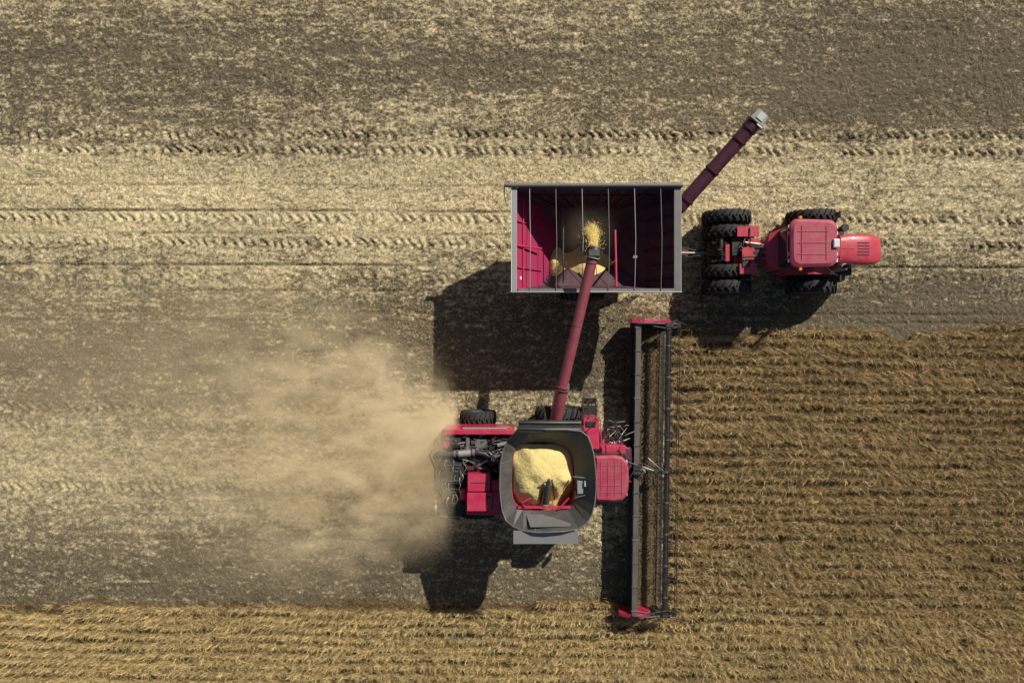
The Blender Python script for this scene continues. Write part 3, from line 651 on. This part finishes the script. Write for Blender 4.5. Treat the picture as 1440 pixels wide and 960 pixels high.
for i in range(160):
    yy=-HL+.04+i*(2*HL-.08)/159; p0=Hp(1.33,yy,.16); p1=Hp(1.43,yy,.15); m.tube([p0,p1],[.014,.004],n=5,caps=False)
m.obj("cutter_bar",hdr)
# reel
m=B(BK); RX,RZ,RR=1.27,1.25,.5
m.tube([Hp(RX,-HL+.12,RZ),Hp(RX,HL-.12,RZ)],.115,n=16)
m.use(MG)
for i in range(9): yy=-HL+.8+i*1.32; m.tube([Hp(RX,yy-.03,RZ),Hp(RX,yy+.03,RZ)],.122,n=16)
m.use(BK)
ANG=[-8,52,112,172,232,292]
for i in range(9):
    yy=-HL+.15+i*(2*HL-.3)/8
    for j in range(6):
        a_=math.radians(ANG[j]); m.tube([Hp(RX,yy,RZ),Hp(RX+math.cos(a_)*RR,yy,RZ+math.sin(a_)*RR)],.014,n=5)
        b_=math.radians(ANG[j]+60); m.tube([Hp(RX+math.cos(a_)*RR,yy,RZ+math.sin(a_)*RR),Hp(RX+math.cos(b_)*RR,yy,RZ+math.sin(b_)*RR)],.010,n=5)
reel=m.obj("reel",hdr)
for j in range(6):
    m=B(BK)
    a_=math.radians(ANG[j]); ex,ez=RX+math.cos(a_)*RR,RZ+math.sin(a_)*RR
    m.tube([Hp(ex,-HL+.12,ez),Hp(ex,HL-.12,ez)],.018 if j in(0,1,5) else .012,n=6)
    for i in range(80):
        yy=-HL+.18+i*(2*HL-.36)/79; m.tube([Hp(ex,yy,ez),Hp(ex+.12,yy+.02,ez-.2)],.008,n=3,caps=False)
    m.obj("reel_bat",hdr)
for yy in(-HL+.03,0.0,HL-.03):
    m=B(DG)
    m.tube([Hp(-.1,yy,1.4),Hp(.5,yy,1.55),Hp(RX,yy,1.32),Hp(RX+.3,yy,1.3)],.045,n=8); m.use(SIL).tube([Hp(.1,yy+.08,1.1),Hp(.8,yy+.08,1.42)],.028,n=8); m.use(DG)
    if yy==0.0:
        m.tube([Hp(-.45,.35,1.5),Hp(.2,.1,1.5),Hp(.6,-.12,1.5)],.03,n=6); m.tube([Hp(-.5,-.5,1.4),Hp(-.25,.5,1.4)],.03,n=6)
        for k_ in range(9): m.use([DG,BK,SIL][k_%3]).tube([Hp(-.35+.1*k_,-.4+.11*k_,1.4),Hp(-.1+.15*k_,.1-.02*k_,1.6),Hp(.2+.1*k_,-.35+.08*k_,1.45)],.02,n=6)
        m.use(BK).box(Hp(.0,.0,1.45),(.35,.4,.15)).box(Hp(RX,0,1.38),(.3,.16,.16)).box(Hp(.55,-.05,1.55),(.3,.12,.1))
        m.use(DG).tube([Hp(-.1,-.12,1.5),Hp(RX,-.1,1.45)],.04,n=8)
    else:
        e=1 if yy>0 else -1
        m.use(BK).box(Hp(RX,yy-.05*e,1.3),(.34,.2,.3)).box(Hp(RX+.35,yy,1.15),(.3,.14,.2)).tube([Hp(.5,yy-.1*e,1.45),Hp(RX,yy-.22*e,1.4),Hp(RX+.5,yy-.1*e,1.2)],.03,n=6)
    m.obj("reel_arm",hdr)
for sgn in(1,-1):
    m=B(RED); yo=sgn*(HL+.06)
    xa=[(-.3,.35,1.35),(.2,.3,1.45),(.9,.2,1.25),(1.5,.12,.6)] if sgn>0 else [(-.6,.45,1.0),(-.1,.35,1.35),(.35,.3,1.3),(.75,.12,.9)]
    m.loft([[Hp(x_,yo-.1,zb),Hp(x_,yo+.12,zb),Hp(x_,yo+.10,zt),Hp(x_,yo-.08,zt)] for x_,zb,zt in xa])
    m.use(BK).loft([[Hp(x_,yo-.09,zb),Hp(x_,yo+.09,zb),Hp(x_,yo+.07,zt),Hp(x_,yo-.07,zt)] for x_,zb,zt in ((.8,.15,.8),(1.5,.08,.55),(2.0,.05,.12))])
    m.tube([Hp(.9,yo,1.2),Hp(1.6,yo+.05*sgn,1.25),Hp(2.05,yo-.12,1.1)],.02,n=6).tube([Hp(1.2,yo-.2*sgn,1.3),Hp(1.7,yo+.1*sgn,.9)],.03,n=6)
    m.use(MG).box(Hp(.1,yo,1.42 if sgn>0 else 1.36),(.16,.06,.02)) 
    m.obj("end_shield",hdr,bevel=.015)

# grain stream
n=9000; t=rng.random(n)**.8
sx=U2.x+d_.x*.35; sy=U2.y+d_.y*.35; sz=4.5
P=np.zeros((n,3)); T=t*.62
P[:,0]=sx+ .22*T+rng.normal(0,1,n)*(.045+.085*t); P[:,1]=sy+2.0*T+rng.normal(0,1,n)*(.05+.10*t); P[:,2]=sz-.6*T-4.9*T**2+rng.normal(0,.06,n)
sp=rng.random(n)<.05; P[sp,0]+=rng.normal(0,.18,sp.sum()); P[sp,1]+=rng.normal(0,.14,sp.sum())
rad=rng.uniform(.007,.015,n)[:,None,None]
octa=np.array([[1,0,0],[-1,0,0],[0,1,0],[0,-1,0],[0,0,1],[0,0,-1]])
V=(P[:,None,:]+octa[None]*rad*np.array([1,1.8,1])).reshape(-1,3)
tri=np.array([[0,2,4],[2,1,4],[1,3,4],[3,0,4],[2,0,5],[1,2,5],[3,1,5],[0,3,5]])
F=(np.arange(n)[:,None,None]*6+tri[None]).reshape(-1,3)
GS=mat("falling_soybean",(.98,.78,.28),.7,dirt=.03)
o=npmesh("grain_stream",V,F,None,GS,nv=3); o["kind"]="stuff"; o["label"]="stream of golden soybeans pouring from the auger spout"; o["category"]="grain"

# ------------------------------------------------------------ dust
def dust(name,c,d,build,label,col=(.95,.78,.50),emi=(.88,.635,.335),estr=.225,step=.7):
    m=bpy.data.materials.new(name+"_volume"); m.use_nodes=True; nt=m.node_tree; nt.nodes.clear(); N=nt.nodes; L=nt.links
    out=N.new("ShaderNodeOutputMaterial"); pv=N.new("ShaderNodeVolumePrincipled"); L.new(pv.outputs[0],out.inputs["Volume"])
    pv.inputs["Color"].default_value=(*col,1); pv.inputs["Anisotropy"].default_value=-.25
    geo=N.new("ShaderNodeNewGeometry")
    dens=build(N,L,geo.outputs["Position"])
    L.new(dens,pv.inputs["Density"])
    mu=N.new("ShaderNodeMath"); mu.operation='MULTIPLY'; mu.inputs[1].default_value=estr; L.new(dens,mu.inputs[0]); L.new(mu.outputs[0],pv.inputs["Emission Strength"])
    pv.inputs["Emission Color"].default_value=(*emi,1)  # glow added to the dust, standing in for multiply scattered sunlight
    try: m.cycles.volume_step_rate=step
    except Exception as e: print(e)
    o=MB().use(m).box(c,d); ob=o.obj(name); ob["kind"]="stuff"; ob["label"]=label; ob["category"]="dust"; return ob
def M(N,L,op,a,b=None,c=None,clamp=False):
    n=N.new("ShaderNodeMath"); n.operation=op; n.use_clamp=clamp
    for i,v in enumerate((a,b,c)):
        if v is None: continue
        if isinstance(v,(int,float)): n.inputs[i].default_value=v
        else: L.new(v,n.inputs[i])
    return n.outputs[0]
def plume(N,L,pos):
    sp=N.new("ShaderNodeSeparateXYZ"); L.new(pos,sp.inputs[0]); x,y,z=sp.outputs
    f=lambda *a,**k:M(N,L,*a,**k)
    mp=N.new("ShaderNodeMapping"); mp.inputs["Rotation"].default_value=(0,0,math.radians(28)); mp.inputs["Scale"].default_value=(.66,1.2,1.); L.new(pos,mp.inputs[0])
    n=N.new("ShaderNodeTexNoise"); n.inputs["Scale"].default_value=.58; n.inputs["Detail"].default_value=6; n.inputs["Roughness"].default_value=.66; n.inputs["Distortion"].default_value=1.3; L.new(mp.outputs[0],n.inputs["Vector"])
    t=f('MAXIMUM',f('SUBTRACT',-2.2,x),0.0)
    front=f('MULTIPLY',f('SUBTRACT',-2.2,x),2.0,clamp=True)
    yc=f('ADD',-4.8,f('MULTIPLY',t,.13)); w=f('ADD',2.1,f('MULTIPLY',t,.44)); w=f('MINIMUM',w,5.2)
    r=f('DIVIDE',f('ABSOLUTE',f('SUBTRACT',y,yc)),w)
    g=f('EXPONENT',f('MULTIPLY',f('POWER',r,3.0),-1.0))
    nearf=f('EXPONENT',f('MULTIPLY',f('POWER',f('DIVIDE',t,6.6),2.0),-1.0))
    cl=f('MULTIPLY',f('SUBTRACT',n.outputs[0],.46),7.5,clamp=True)
    hz=f('MULTIPLY',f('EXPONENT',f('MULTIPLY',t,-.05)),f('MULTIPLY',f('SUBTRACT',n.outputs[0],.25,clamp=True),.42))
    core=f('MULTIPLY',f('EXPONENT',f('MULTIPLY',f('ADD',f('POWER',f('DIVIDE',t,2.6),2.0),f('POWER',f('DIVIDE',f('ADD',y,3.7),1.4),2.0)),-1.0)),f('MULTIPLY',f('SUBTRACT',n.outputs[0],.25,clamp=True),1.6))
    dd=f('ADD',f('ADD',f('MULTIPLY',nearf,f('ADD',f('MULTIPLY',cl,.9),.04)),hz),core)
    zf=f('EXPONENT',f('MULTIPLY',z,-.35))
    d=f('MULTIPLY',f('MULTIPLY',g,dd),zf)
    return f('MULTIPLY',f('MULTIPLY',d,front),1.6)
dust("dust_cloud",(-13.2,-3.6,2.05),(22.2,13.5,4.1),plume,"tan dust cloud billowing behind the combine over the stubble")
def puff(N,L,pos):
    f=lambda *a,**k:M(N,L,*a,**k)
    n=N.new("ShaderNodeTexNoise"); n.inputs["Scale"].default_value=1.3; n.inputs["Detail"].default_value=3; L.new(pos,n.inputs["Vector"])
    vm=N.new("ShaderNodeVectorMath"); vm.operation='DISTANCE'; L.new(pos,vm.inputs[0]); vm.inputs[1].default_value=(3.0,4.3,3.0)
    g=f('SUBTRACT',1.0,f('DIVIDE',vm.outputs["Value"],1.35),clamp=True)
    return f('MULTIPLY',f('MULTIPLY',f('POWER',g,1.5),n.outputs[0]),.4)
dust("grain_dust",(3.0,4.3,3.1),(2.8,2.3,1.7),puff,"faint pale dust hanging over the pouring grain",estr=.06)

# ------------------------------------------------------------ light, camera
dirv=Vector((-3.4,-4.0,-3.9))
sun=bpy.data.lights.new("sun",'SUN'); sun.energy=4.9; sun.angle=math.radians(.5); sun.color=(1,.95,.85)
so=bpy.data.objects.new("sun",sun); so.rotation_euler=dirv.to_track_quat('-Z','Y').to_euler(); so.location=(20,25,40); scn.collection.objects.link(so)
w=bpy.data.worlds.new("World"); scn.world=w; w.use_nodes=True; nt=w.node_tree
sky=nt.nodes.new("ShaderNodeTexSky"); sky.sky_type='NISHITA'; sky.sun_disc=False; sky.sun_elevation=math.radians(36.6); sky.sun_rotation=math.radians(40.4)
nt.links.new(sky.outputs[0],nt.nodes["Background"].inputs[0]); nt.nodes["Background"].inputs[1].default_value=.05
cam=bpy.data.cameras.new("camera"); cam.lens=24; cam.sensor_width=36; cam.clip_end=2000
cob=bpy.data.objects.new("camera",cam); cob.location=(0,0,CAM_H); scn.collection.objects.link(cob); scn.camera=cob
scn.view_settings.view_transform='Standard'; scn.view_settings.look='None'; scn.view_settings.exposure=0
